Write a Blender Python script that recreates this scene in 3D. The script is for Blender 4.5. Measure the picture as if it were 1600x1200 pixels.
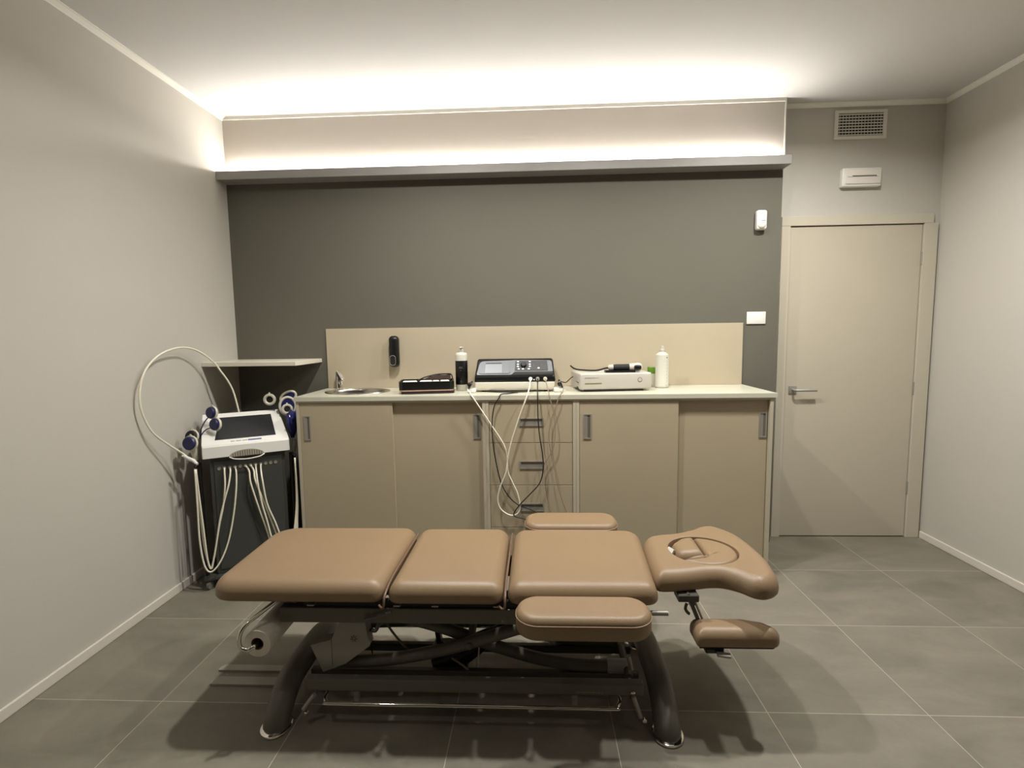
import bpy, bmesh, math, random
from mathutils import Vector, Matrix
random.seed(7)
PI = math.pi
S = bpy.context.scene
for o in list(bpy.data.objects): bpy.data.objects.remove(o)

# ------------------------------------------------------------------ camera
F, YAW, PITCH, ROLL = 800.9028, 0.0451, -0.0984, 0.0143
def cam_rot():
    cy, sy, cp, sp, cr, sr = math.cos(YAW), math.sin(YAW), math.cos(PITCH), math.sin(PITCH), math.cos(ROLL), math.sin(ROLL)
    Rz = Matrix(((cy, -sy, 0), (sy, cy, 0), (0, 0, 1)))
    Rx = Matrix(((1, 0, 0), (0, cp, -sp), (0, sp, cp)))
    Ry = Matrix(((cr, 0, sr), (0, 1, 0), (-sr, 0, cr)))
    R = Rz @ Rx @ Ry
    r, f, u = R.col[0], R.col[1], R.col[2]
    M = Matrix((r, u, -f)).transposed()
    return M.to_4x4()
cd = bpy.data.cameras.new('camera'); cam = bpy.data.objects.new('camera', cd); S.collection.objects.link(cam)
cam.matrix_world = Matrix.Translation((2.031, -3.5285, 1.4318)) @ cam_rot()
cd.sensor_width = 36; cd.sensor_fit = 'HORIZONTAL'; cd.lens = 36 * F / 1600; cd.clip_start = 0.05
S.camera = cam

# ------------------------------------------------------------------ world, lamps, exposure
wd = bpy.data.worlds.new('world'); S.world = wd; wd.use_nodes = True
wd.node_tree.nodes['Background'].inputs[0].default_value = (0.9, 0.95, 1, 1)
wd.node_tree.nodes['Background'].inputs[1].default_value = 0.0
S.view_settings.view_transform = 'Standard'; S.view_settings.look = 'None'
S.view_settings.gamma = 1; S.view_settings.use_curve_mapping = False
S.view_settings.exposure = 0.0
def downlight(x, y, power, size=0.10, col=(1, 0.98, 0.93)):
    l = bpy.data.lights.new('downlight', 'AREA'); l.shape = 'DISK'; l.size = size; l.energy = power; l.color = col
    l.spread = math.radians(160)
    o = bpy.data.objects.new('downlight', l); o.location = (x, y, 2.84); S.collection.objects.link(o)
downlight(1.50, -1.245, 33)
downlight(2.45, -1.195, 20)
downlight(3.50, -1.115, 38)
downlight(3.85, -2.55, 2.2)
downlight(0.75, -2.65, 3.5)
LED_POWER = 112.0

# ------------------------------------------------------------------ materials
def lin(c):
    return tuple(((v / 255) / 12.92 if v <= 10 else ((v / 255 + 0.055) / 1.055) ** 2.4) for v in c) + (1,)
def mat(name, rgb, rough=0.5, metal=0.0, bump=0.0, bscale=200, var=0.0, vscale=3, coat=0.0, emit=None, es=0):
    m = bpy.data.materials.new(name); m.use_nodes = True
    nt = m.node_tree; b = nt.nodes['Principled BSDF']
    b.inputs['Base Color'].default_value = lin(rgb)
    b.inputs['Roughness'].default_value = rough; b.inputs['Metallic'].default_value = metal
    b.inputs['Coat Weight'].default_value = coat; b.inputs['Coat Roughness'].default_value = 0.15
    tc = nt.nodes.new('ShaderNodeTexCoord')
    if var:
        n = nt.nodes.new('ShaderNodeTexNoise'); n.inputs['Scale'].default_value = vscale; n.inputs['Detail'].default_value = 6
        nt.links.new(tc.outputs['Object'], n.inputs['Vector'])
        cr = nt.nodes.new('ShaderNodeValToRGB')
        c = lin(rgb)
        cr.color_ramp.elements[0].position = 0.3; cr.color_ramp.elements[1].position = 0.7
        cr.color_ramp.elements[0].color = tuple(v * (1 - var) for v in c[:3]) + (1,)
        cr.color_ramp.elements[1].color = tuple(min(1, v * (1 + var)) for v in c[:3]) + (1,)
        nt.links.new(n.outputs['Fac'], cr.inputs['Fac']); nt.links.new(cr.outputs['Color'], b.inputs['Base Color'])
    if bump:
        n2 = nt.nodes.new('ShaderNodeTexNoise'); n2.inputs['Scale'].default_value = bscale; n2.inputs['Detail'].default_value = 4
        nt.links.new(tc.outputs['Object'], n2.inputs['Vector'])
        bp = nt.nodes.new('ShaderNodeBump'); bp.inputs['Strength'].default_value = bump; bp.inputs['Distance'].default_value = 0.002
        nt.links.new(n2.outputs['Fac'], bp.inputs['Height']); nt.links.new(bp.outputs['Normal'], b.inputs['Normal'])
    if emit:
        b.inputs['Emission Color'].default_value = emit; b.inputs['Emission Strength'].default_value = es
    return m
M = {}
M['wall'] = mat('wall_paint', (192, 187, 177), 0.85, bump=0.15, bscale=90, var=0.015, vscale=2)
M['wall_upper'] = mat('wall_paint_upper', (184, 176, 165), 0.85, bump=0.15, bscale=90)
M['darkwall'] = mat('dark_grey_wall_paint', (98, 95, 84), 0.8, bump=0.1, bscale=90, var=0.02, vscale=2)
M['ceiling'] = mat('ceiling_paint', (214, 211, 208), 0.9)
M['cornice'] = mat('white_cornice', (235, 231, 220), 0.6)
M['base'] = mat('baseboard_white', (215, 208, 196), 0.45)
M['shelf_grey'] = mat('grey_shelf_laminate', (140, 136, 132), 0.5)
M['door'] = mat('taupe_door_laminate', (190, 181, 163), 0.4, var=0.012, vscale=4)
M['frame'] = mat('taupe_frame', (196, 188, 170), 0.42)
M['gap'] = mat('dark_gap', (40, 34, 28), 0.8)
M['cab'] = mat('beige_cabinet_laminate', (176, 163, 138), 0.42, var=0.012, vscale=4)
M['cab_edge'] = mat('pale_cabinet_carcass', (190, 181, 160), 0.45)
M['top'] = mat('cream_worktop', (199, 196, 178), 0.3, coat=0.1)
M['splash'] = mat('cream_panel', (184, 171, 147), 0.45)
M['shelf_cream'] = mat('cream_shelf', (220, 213, 196), 0.45)
M['alu'] = mat('brushed_aluminium', (158, 154, 145), 0.4, 0.35)
M['recess'] = mat('grey_recess', (104, 97, 86), 0.5, 0.0)
M['chrome'] = mat('chrome', (225, 222, 215), 0.08, 1.0)
M['steel'] = mat('stainless_steel', (190, 186, 176), 0.22, 1.0)
M['white'] = mat('white_plastic', (232, 230, 224), 0.35)
M['white2'] = mat('warm_white_plastic', (204, 199, 182), 0.4)
M['vent'] = mat('vent_white', (226, 220, 208), 0.45)
M['vent_dark'] = mat('vent_cavity', (45, 43, 40), 0.9)
M['black'] = mat('black_plastic', (14, 13, 13), 0.35)
M['blackm'] = mat('matte_black', (22, 20, 19), 0.7)
M['leather'] = mat('tan_leatherette', (136, 113, 86), 0.45, bump=0.25, bscale=260, var=0.02, vscale=5)
M['leather_seam'] = mat('tan_leather_seam', (112, 86, 68), 0.45)
M['piping'] = mat('tan_piping', (150, 122, 94), 0.45)
M['white_dev'] = mat('device_off_white', (190, 184, 173), 0.35)
M['board'] = mat('black_underboard', (18, 18, 20), 0.7)
M['metal'] = mat('charcoal_powder_coat', (97, 93, 82), 0.45, bump=0.2, bscale=500)
M['metal_d'] = mat('dark_powder_coat', (72, 69, 62), 0.45)
M['ctrl'] = mat('grey_control_box', (150, 146, 134), 0.5)
M['paper'] = mat('white_paper', (214, 206, 192), 0.9)
M['paper_in'] = mat('cardboard_core', (90, 74, 60), 0.8)
M['cartdark'] = mat('cart_charcoal', (66, 67, 63), 0.35)
M['screen'] = mat('dark_screen', (40, 41, 44), 0.2)
M['navy'] = mat('navy_plastic', (24, 29, 78), 0.4)
M['blue'] = mat('blue_bag', (26, 30, 96), 0.25)
M['cable_w'] = mat('cream_cable', (232, 226, 206), 0.45)
M['cable_g'] = mat('taupe_cable', (150, 132, 112), 0.5)
M['cable_k'] = mat('black_cable', (20, 18, 17), 0.5)
M['grey_dev'] = mat('grey_device_panel', (104, 108, 112), 0.35)
M['grey_lcd'] = mat('grey_display', (142, 146, 150), 0.25)
M['key'] = mat('keypad_dark', (46, 44, 44), 0.5)
M['green'] = mat('green_label', (96, 140, 36), 0.5)
M['greenline'] = mat('olive_stripe', (112, 118, 70), 0.4)
M['print'] = mat('grey_print', (110, 104, 98), 0.6)
M['printb'] = mat('blue_print', (86, 98, 160), 0.6)
M['grille'] = mat('grille_shade', (165, 158, 140), 0.5)
M['case_lining'] = mat('brown_case_lining', (70, 52, 46), 0.7)
M['pink'] = mat('pink_trim', (190, 150, 135), 0.5)
M['bottle'] = mat('milky_bottle', (203, 200, 186), 0.35)
M['socket_ring'] = mat('grey_socket_ring', (150, 142, 126), 0.5)
M['caster'] = mat('caster_grey', (120, 118, 108), 0.4)

def floor_mat():
    m = bpy.data.materials.new('floor_porcelain_tiles'); m.use_nodes = True; nt = m.node_tree; b = nt.nodes['Principled BSDF']
    N = nt.nodes.new; L = nt.links.new
    tc = N('ShaderNodeTexCoord'); sp = N('ShaderNodeSeparateXYZ'); L(tc.outputs['Object'], sp.inputs[0])
    s, ox, oy = 0.5875, 0.5414, -0.5174
    masks = []; cells = []
    for ax, off in (('X', ox), ('Y', oy)):
        a = N('ShaderNodeMath'); a.operation = 'SUBTRACT'; L(sp.outputs[ax], a.inputs[0]); a.inputs[1].default_value = off - 20 * s
        d = N('ShaderNodeMath'); d.operation = 'DIVIDE'; L(a.outputs[0], d.inputs[0]); d.inputs[1].default_value = s
        fr = N('ShaderNodeMath'); fr.operation = 'FRACT'; L(d.outputs[0], fr.inputs[0])
        fl = N('ShaderNodeMath'); fl.operation = 'FLOOR'; L(d.outputs[0], fl.inputs[0]); cells.append(fl)
        q = N('ShaderNodeMath'); q.operation = 'SUBTRACT'; L(fr.outputs[0], q.inputs[0]); q.inputs[1].default_value = 0.5
        ab = N('ShaderNodeMath'); ab.operation = 'ABSOLUTE'; L(q.outputs[0], ab.inputs[0])
        g = N('ShaderNodeMath'); g.operation = 'GREATER_THAN'; L(ab.outputs[0], g.inputs[0]); g.inputs[1].default_value = 0.5 - 0.0024
        masks.append(g)
    mx = N('ShaderNodeMath'); mx.operation = 'MAXIMUM'; L(masks[0].outputs[0], mx.inputs[0]); L(masks[1].outputs[0], mx.inputs[1])
    cb = N('ShaderNodeCombineXYZ'); L(cells[0].outputs[0], cb.inputs[0]); L(cells[1].outputs[0], cb.inputs[1])
    wn = N('ShaderNodeTexWhiteNoise'); L(cb.outputs[0], wn.inputs['Vector'])
    # cloudy concrete pattern, shifted per tile
    va = N('ShaderNodeVectorMath'); va.operation = 'MULTIPLY_ADD'; L(wn.outputs['Color'], va.inputs[0]); va.inputs[1].default_value = (9, 9, 9); L(tc.outputs['Object'], va.inputs[2])
    mp = N('ShaderNodeMapping'); mp.inputs['Scale'].default_value = (1.3, 2.6, 1); L(va.outputs[0], mp.inputs[0])
    n = N('ShaderNodeTexNoise'); n.inputs['Scale'].default_value = 1.9; n.inputs['Detail'].default_value = 8; n.inputs['Roughness'].default_value = 0.55; n.inputs['Distortion'].default_value = 0.6
    L(mp.outputs[0], n.inputs['Vector'])
    cr = N('ShaderNodeValToRGB'); L(n.outputs['Fac'], cr.inputs['Fac'])
    cr.color_ramp.elements[0].position = 0.25; cr.color_ramp.elements[0].color = lin((112, 107, 95))
    cr.color_ramp.elements[1].position = 0.78; cr.color_ramp.elements[1].color = lin((140, 133, 119))
    nf = N('ShaderNodeTexNoise'); nf.inputs['Scale'].default_value = 45; nf.inputs['Detail'].default_value = 6; L(tc.outputs['Object'], nf.inputs['Vector'])
    ml = N('ShaderNodeMix'); ml.data_type = 'RGBA'; ml.blend_type = 'MULTIPLY'; ml.inputs[0].default_value = 0.16
    L(cr.outputs[0], ml.inputs[6]); L(nf.outputs['Color'], ml.inputs[7])
    gm = N('ShaderNodeMix'); gm.data_type = 'RGBA'; L(mx.outputs[0], gm.inputs[0]); L(ml.outputs[2], gm.inputs[6]); gm.inputs[7].default_value = lin((176, 168, 150))
    L(gm.outputs[2], b.inputs['Base Color'])
    b.inputs['Roughness'].default_value = 0.5; b.inputs['Specular IOR Level'].default_value = 0.35
    bm_ = N('ShaderNodeBump'); bm_.inputs['Strength'].default_value = 0.12; bm_.inputs['Distance'].default_value = 0.002; L(nf.outputs['Fac'], bm_.inputs['Height']); L(bm_.outputs[0], b.inputs['Normal'])
    return m
M['floor'] = floor_mat()

# ------------------------------------------------------------------ mesh helpers
def obj(name, bm, m, parent=None, smooth=False, angle=None):
    me = bpy.data.meshes.new(name)
    bmesh.ops.recalc_face_normals(bm, faces=bm.faces)
    bm.to_mesh(me); bm.free()
    me.materials.append(m)
    if smooth:
        for p in me.polygons: p.use_smooth = True
        if angle is not None:
            me.set_sharp_from_angle(angle=math.radians(angle))
    o = bpy.data.objects.new(name, me); S.collection.objects.link(o)
    if parent is not None: o.parent = parent
    return o
def tag(o, label, cat, group=None, kind=None):
    o['label'] = label; o['category'] = cat
    if group: o['group'] = group
    if kind: o['kind'] = kind
    return o
def thing(name, label, cat, loc=(0, 0, 0), rotz=0, group=None):
    o = bpy.data.objects.new(name, None); S.collection.objects.link(o); o.empty_display_size = 0.05
    o.location = loc; o.rotation_euler = (0, 0, rotz)
    return tag(o, label, cat, group)
def struct(name, bm, m, smooth=False):
    o = obj(name, bm, m, None, smooth); o['kind'] = 'structure'; return o
def NB(): return bmesh.new()
def add_box(bm, x0, x1, y0, y1, z0, z1, bev=0.0, seg=2, M4=None):
    r = bmesh.ops.create_cube(bm, size=1)
    vs = r['verts']
    for v in vs:
        v.co = Vector((x0 + (v.co.x + .5) * (x1 - x0), y0 + (v.co.y + .5) * (y1 - y0), z0 + (v.co.z + .5) * (z1 - z0)))
    if bev:
        es = list({e for v in vs for e in v.link_edges})
        rr = bmesh.ops.bevel(bm, geom=es, offset=bev, segments=seg, affect='EDGES', profile=0.5)
        vs = list({v for f in rr['faces'] for v in f.verts} | {v for v in vs if v.is_valid})
    if M4 is not None: bmesh.ops.transform(bm, matrix=M4, verts=vs)
    return vs
def box(x0, x1, y0, y1, z0, z1, bev=0.0, seg=2, M4=None):
    bm = NB(); add_box(bm, x0, x1, y0, y1, z0, z1, bev, seg, M4); return bm
def smooth_path(pts, n=6, closed=False):
    pts = [Vector(p) for p in pts]
    if len(pts) < 3: return pts
    out = []; N = len(pts)
    rng = range(N if closed else N - 1)
    for i in rng:
        if closed: p0, p1, p2, p3 = pts[i - 1], pts[i], pts[(i + 1) % N], pts[(i + 2) % N]
        else: p0, p1, p2, p3 = pts[max(i - 1, 0)], pts[i], pts[i + 1], pts[min(i + 2, N - 1)]
        for k in range(n):
            t = k / n
            out.append(0.5 * ((2 * p1) + (-p0 + p2) * t + (2 * p0 - 5 * p1 + 4 * p2 - p3) * t * t + (-p0 + 3 * p1 - 3 * p2 + p3) * t ** 3))
    if not closed: out.append(pts[-1])
    return out
def add_tube(bm, pts, r, seg=10, closed=False, cap=True, smooth=0, sx=1.0, r_list=None):
    pts = smooth_path(pts, smooth, closed) if smooth else [Vector(p) for p in pts]
    rings = []; N = len(pts); up = None
    for i, p in enumerate(pts):
        if closed: t = pts[(i + 1) % N] - pts[i - 1]
        else: t = pts[min(i + 1, N - 1)] - pts[max(i - 1, 0)]
        t.normalize()
        if up is None:
            up = Vector((0, 0, 1)) if abs(t.z) < 0.9 else Vector((1, 0, 0))
        a = up - t * up.dot(t); a.normalize(); bb = t.cross(a); up = a
        rr = r_list[i] if r_list else r
        rings.append([bm.verts.new(p + (a * math.cos(2 * PI * k / seg) * rr + bb * math.sin(2 * PI * k / seg) * rr * sx)) for k in range(seg)])
    for i in range(N - (0 if closed else 1)):
        A, B = rings[i], rings[(i + 1) % N]
        for k in range(seg): bm.faces.new((A[k], A[(k + 1) % seg], B[(k + 1) % seg], B[k]))
    if cap and not closed:
        bm.faces.new(rings[0]); bm.faces.new(rings[-1])
def tube(pts, r, seg=10, **k):
    bm = NB(); add_tube(bm, pts, r, seg, **k); return bm
def add_lathe(bm, prof, seg=32, M4=None, a0=0, a1=2 * PI):
    rings = []; full = abs(a1 - a0 - 2 * PI) < 1e-6
    n = seg if full else seg + 1
    vs = []
    for r, z in prof:
        if r < 1e-6:
            v = bm.verts.new((0, 0, z)); rings.append([v] * n); vs.append(v)
        else:
            rg = [bm.verts.new((r * math.cos(a0 + (a1 - a0) * k / seg), r * math.sin(a0 + (a1 - a0) * k / seg), z)) for k in range(n)]
            rings.append(rg); vs += rg
    for i in range(len(rings) - 1):
        A, B = rings[i], rings[i + 1]
        for k in range(n if full else n - 1):
            q = [A[k], A[(k + 1) % n], B[(k + 1) % n], B[k]]
            u = []
            for v in q:
                if v not in u: u.append(v)
            if len(u) > 2: bm.faces.new(u)
    if M4 is not None: bmesh.ops.transform(bm, matrix=M4, verts=vs)
def lathe(prof, seg=32, M4=None):
    bm = NB(); add_lathe(bm, prof, seg, M4); return bm
def frame_z(p, d):
    """matrix that puts local z along d at p"""
    d = Vector(d).normalized()
    return Matrix.Translation(p) @ d.to_track_quat('Z', 'Y').to_matrix().to_4x4()
def add_prism(bm, poly, z0, z1, M4=None):
    a = [bm.verts.new((p[0], p[1], z0)) for p in poly]; b = [bm.verts.new((p[0], p[1], z1)) for p in poly]
    n = len(poly)
    for k in range(n): bm.faces.new((a[k], a[(k + 1) % n], b[(k + 1) % n], b[k]))
    bm.faces.new(a[::-1]); bm.faces.new(b)
    if M4 is not None: bmesh.ops.transform(bm, matrix=M4, verts=a + b)
def prism(poly, z0, z1, M4=None):
    bm = NB(); add_prism(bm, poly, z0, z1, M4); return bm
def rpoly(pts, rad, n=8):
    """round the corners of a polygon (rad: number or list)"""
    N = len(pts); out = []
    for i in range(N):
        p = Vector(pts[i]).to_2d(); a = Vector(pts[i - 1]).to_2d(); b = Vector(pts[(i + 1) % N]).to_2d()
        r = rad[i] if isinstance(rad, (list, tuple)) else rad
        if r <= 0: out.append(p); continue
        u = (a - p).normalized(); v = (b - p).normalized()
        ang = u.angle(v); d = min(r / math.tan(ang / 2), 0.49 * (a - p).length, 0.49 * (b - p).length)
        rr = d * math.tan(ang / 2)
        c = p + (u + v).normalized() * (rr / math.sin(ang / 2))
        s = p + u * d - c; e = p + v * d - c
        tot = s.angle_signed(e)
        for k in range(n + 1):
            t = -tot * k / n
            out.append(c + Vector((s.x * math.cos(t) - s.y * math.sin(t), s.x * math.sin(t) + s.y * math.cos(t))))
    return out
def area(pts): return sum(pts[i - 1][0] * pts[i][1] - pts[i][0] * pts[i - 1][1] for i in range(len(pts))) / 2
def resample(pts, n):
    pts = [Vector(p).to_2d() for p in pts]; N = len(pts)
    L = [0]
    for i in range(N): L.append(L[-1] + (pts[(i + 1) % N] - pts[i]).length)
    out = []; j = 0
    for k in range(n):
        t = L[-1] * k / n
        while L[j + 1] < t: j += 1
        f = (t - L[j]) / max(L[j + 1] - L[j], 1e-9)
        out.append(pts[j].lerp(pts[(j + 1) % N], f))
    return out
def inset(pts, d):
    N = len(pts); out = []
    for i in range(N):
        t = (pts[(i + 1) % N] - pts[i - 1]).normalized()
        out.append(pts[i] + Vector((-t.y, t.x)) * d)     # CCW -> inward
    return out
def edge_dist(p, o):
    best = 1e9
    for i in range(len(o)):
        a, b = o[i - 1], o[i]; ab = b - a; L = ab.length_squared
        t = 0 if L == 0 else max(0, min(1, (p - a).dot(ab) / L))
        d = (p - (a + ab * t)).length_squared
        if d < best: best = d
    return math.sqrt(best)
def pad_bm(outline, z0, z1, r=0.025, rb=0.012, n=160, crown=0.004, hole=None, groove=0.035, cr_in=0.05, centre=None):
    """upholstered cushion: height follows the true distance to the edge (round rim, slight crown)"""
    o = resample(outline, n)
    if area(o) < 0: o.reverse()
    c = Vector(centre) if centre else sum(o, Vector((0, 0))) / n
    bm = NB(); rings = []
    def h(p):
        d = edge_dist(p, o)
        z = z1 - crown - r
        z += math.sqrt(max(0, r * r - (r - d) ** 2)) if d < r else r
        t = max(0, min(1, d / (r + cr_in))); return z + crown * (1 - (1 - t) ** 2)
    for k in range(5):
        a = PI / 2 * k / 4; s_ = rb * (1 - math.sin(a))
        rings.append([bm.verts.new((p.x, p.y, z0 + rb * (1 - math.cos(a)))) for p in inset(o, s_)])
    base = max(1e-6, sum((p - c).length for p in o) / n)
    if hole:
        hl = []
        m = Vector((hole[0].x, hole[0].y)); hc_ = c
        for p in o:                                   # matching point of the hole along the same bearing
            d = (p - hc_).normalized(); best = max(hole, key=lambda q: (q - hc_).normalized().dot(d)); 
            j = hole.index(best); cand = None
            for (u, v) in ((hole[j - 1], hole[j]), (hole[j], hole[(j + 1) % len(hole)])):
                e = v - u; den = d.x * e.y - d.y * e.x
                if abs(den) < 1e-12: continue
                w_ = u - hc_; s1 = (w_.x * e.y - w_.y * e.x) / den; s2 = (w_.x * d.y - w_.y * d.x) / den
                if -1e-6 <= s2 <= 1 + 1e-6 and s1 > 0: cand = hc_ + d * s1
            hl.append(cand or best)
    ts = [0] + [min(1, (math.exp(3.0 * k / 26) - 1) / (math.exp(3.0) - 1)) for k in range(1, 27)]
    for t in ts[:(27 if hole else 26)]:
        if hole: q = [p.lerp(hq, t) for p, hq in zip(o, hl)]
        else: q = [p.lerp(c, t) for p in o]
        if hole and t == 1: rings.append([bm.verts.new((p.x, p.y, h(p) - .003)) for p in q])
        else: rings.append([bm.verts.new((p.x, p.y, h(p))) for p in q])
    if hole:
        rings.append([bm.verts.new((p.x + (c.x - p.x) * .012, p.y + (c.y - p.y) * .012, z1 - .009)) for p in hl])
        rings.append([bm.verts.new((p.x + (c.x - p.x) * .012, p.y + (c.y - p.y) * .012, z1 - groove)) for p in hl])
    for i in range(len(rings) - 1):
        A, B = rings[i], rings[i + 1]
        for k in range(n): bm.faces.new((A[k], A[(k + 1) % n], B[(k + 1) % n], B[k]))
    bm.faces.new(rings[0])
    if hole: bm.faces.new(rings[-1])
    else:
        v = bm.verts.new((c.x, c.y, h(c)))
        for k in range(n): bm.faces.new((rings[-1][k], rings[-1][(k + 1) % n], v))
    return bm
def ellipse(cx, cy, a, b, n=64, rot=0):
    return [Vector((cx + a * math.cos(t) * math.cos(rot) - b * math.sin(t) * math.sin(rot), cy + a * math.cos(t) * math.sin(rot) + b * math.sin(t) * math.cos(rot))) for t in (2 * PI * k / n for k in range(n))]
def text_bm(txt, size, M4, depth=0.0006, align='LEFT'):
    cu = bpy.data.curves.new('t', 'FONT'); cu.body = txt; cu.size = size; cu.extrude = depth; cu.align_x = align
    to = bpy.data.objects.new('t', cu); S.collection.objects.link(to)
    me = bpy.data.meshes.new_from_object(to)
    bm = NB(); bm.from_mesh(me); bmesh.ops.transform(bm, matrix=M4, verts=bm.verts)
    bpy.data.objects.remove(to); bpy.data.curves.remove(cu); bpy.data.meshes.remove(me)
    return bm
FRONT = Matrix(((1, 0, 0, 0), (0, 0, -1, 0), (0, 1, 0, 0), (0, 0, 0, 1)))   # xy plane -> facing -y
# ------------------------------------------------------------------ room shell
W, H, YB, DW, DX = 4.6587, 2.8685, -7.4, -0.1035, 3.6087
T = 0.12
struct('floor', box(-T, W + T, YB - T, T, -0.08, 0), M['floor'])
struct('ceiling', box(-T, W + T, YB - T, T, H, H + 0.08), M['ceiling'])
struct('wall_left', box(-T, 0, YB - T, T, 0, H), M['wall'])
struct('wall_right', box(W, W + T, YB - T, T, 0, H), M['wall'])
struct('wall_front', box(0, W, YB - T, YB, 0, H), M['darkwall'])  # unseen wall behind the camera, dark colour chosen to cut bounced light
D0, D1, DZ = 3.7152, 4.5545, 2.10     # door leaf
bm = NB()
add_box(bm, 0, D0 - .03, 0, T, 0, H); add_box(bm, D1 + .03, W, 0, T, 0, H); add_box(bm, D0 - .03, D1 + .03, 0, T, DZ + .03, H)
struct('wall_back', bm, M['wall'])
# boxed-out part of the back wall: dark paint below the shelf, beige above
struct('wall_back_dark', box(0, DX, DW, 0, 0, 2.4365), M['darkwall'])
struct('wall_back_upper', box(0, DX, DW, 0, 2.4365, H), M['wall_upper'])
# cornices
c = 0.026
def cornice(name, a, b, nrm):
    a, b, nrm = Vector(a), Vector(b), Vector(nrm)
    bm = NB(); prof = [(0, 0), (0, -c), (0.004, -c), (0.007, -c * .75), (c * .75, -0.007), (c, -0.004), (c, 0)]
    A = [bm.verts.new(a + nrm * p + Vector((0, 0, q))) for p, q in prof]; B = [bm.verts.new(b + nrm * p + Vector((0, 0, q))) for p, q in prof]
    for k in range(len(prof)): bm.faces.new((A[k], A[(k + 1) % len(prof)], B[(k + 1) % len(prof)], B[k]))
    bm.faces.new(A); bm.faces.new(B)
    struct(name, bm, M['cornice'])
cornice('trim_1', (0, YB, H), (0, DW, H), (1, 0, 0))
cornice('trim_2', (W, YB, H), (W, 0, H), (-1, 0, 0))
cornice('trim_3', (DX, 0, H), (W, 0, H), (0, -1, 0))
struct('trim_4', box(0, DX, DW - .008, DW, H - .022, H), M['cornice'])
struct('trim_5', box(DX - .002, DX + .006, DW - .004, DW + .02, 2.49, H), M['cornice'])
# baseboards
def baseboard(name, x0, x1, y0, y1, side):
    bm = NB(); h = 0.048
    add_box(bm, x0, x1, y0, y1, 0, h, 0.004, 2)
    struct(name, bm, M['base'])
baseboard('baseboard_left', 0, 0.013, YB, DW, 1)
baseboard('baseboard_right', W - .013, W, YB, -.018, 1)

# ------------------------------------------------------------------ door
FRM = 0.06
bm = NB()
add_box(bm, D0 - FRM, D0 - .004, -.018, .10, 0, DZ + .004, .002); add_box(bm, D1 + .004, min(D1 + .09, W - .001), -.018, .10, 0, DZ + .004, .002)
add_box(bm, D0 - FRM, min(D1 + FRM, W - .001), -.018, .10, DZ + .0042, DZ + .064, .002)
struct('trim_6', bm, M['frame'])
dr = struct('door_1', box(D0, D1, -.004, .036, 0.006, DZ, .0015), M['door'])
struct('trim_7', box(D0 - .004, D1 + .004, .04, .09, 0.0, DZ + .004), M['gap'])
hb = NB()
add_box(hb, 3.742, 3.794, -.012, -.004, 1.0, 1.052, .002)
add_tube(hb, [(3.768, -.012, 1.026), (3.768, -.045, 1.026), (3.776, -.053, 1.026), (3.905, -.053, 1.026)], .0085, 12)
obj('door_handle', hb, M['alu'], dr, True, 40)
for z in (1.03, .35, 1.88):
    hb = NB(); add_tube(hb, [(D1 + .003, -.009, z - .04), (D1 + .003, -.009, z + .04)], .006, 10)
    obj('hinge', hb, M['alu'], dr, True, 40)

# ------------------------------------------------------------------ long grey light shelf with LED strip
sh = thing('light_shelf', 'long dark grey shelf across the top of the dark wall carrying the light strip', 'shelf', (0, 0, 0))
obj('shelf_board', box(0.001, 3.607, -.218, DW - .0005, 2.4370, 2.4905, .0015), M['shelf_grey'], sh)
led = mat('led_strip_glow', (255, 250, 240), 0.5, emit=(1.0, 0.985, 0.94, 1), es=LED_POWER)
obj('light_strip', box(0.03, 3.57, -.130, -.118, 2.4985, 2.5105), led, sh)
obj('strip_channel', box(0.03, 3.57, -.132, -.116, 2.4905, 2.4985), M['alu'], sh)

# ------------------------------------------------------------------ small cream corner shelf
tag(obj('corner_shelf', box(0.001, 0.586, -.493, DW - .0005, 1.2555, 1.2805, .0015), M['shelf_cream']),
    'small cream wall shelf in the left corner above the electrotherapy cart', 'shelf')

# ------------------------------------------------------------------ worktop, splash panel, cabinets
ZT = 1.0775; XL, XR, YF = 0.6171, 3.3907, -0.6111
SC = (0.905, -.335)                       # sink centre
def worktop():
    bm = NB(); t0, t1 = ZT - .025, ZT
    out = [Vector((XL, YF)), Vector((XR, YF)), Vector((XR, DW - .001)), Vector((XL, DW - .001))]
    h = ellipse(SC[0], SC[1], .188, .150, 48)
    def ringv(p, z): return [bm.verts.new((q.x, q.y, z)) for q in p]
    o0, o1, h0, h1 = ringv(out, t0), ringv(out, t1), ringv(h, t0), ringv(h, t1)
    for A, B in ((o0, o1), (h0, h1)):
        for k in range(len(A)): bm.faces.new((A[k], A[(k + 1) % len(A)], B[(k + 1) % len(A)], B[k]))
    for A, B in ((o0, h0), (o1, h1)):
        es = [bm.edges.get((r[k], r[(k + 1) % len(r)])) for r in (A, B) for k in range(len(r))]
        bmesh.ops.triangle_fill(bm, use_beauty=True, use_dissolve=False, edges=es)
    return bm
tag(obj('worktop', worktop(), M['top']), 'long cream worktop over the beige cabinets, with the round sink cut in at left', 'worktop')
tag(obj('splash_panel', box(0.626, 3.386, DW - .012, DW - .0005, ZT + .0005, 1.4795, .001), M['splash']),
    'long cream splash panel standing on the worktop against the dark wall', 'panel')
YC = -.604
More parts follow.
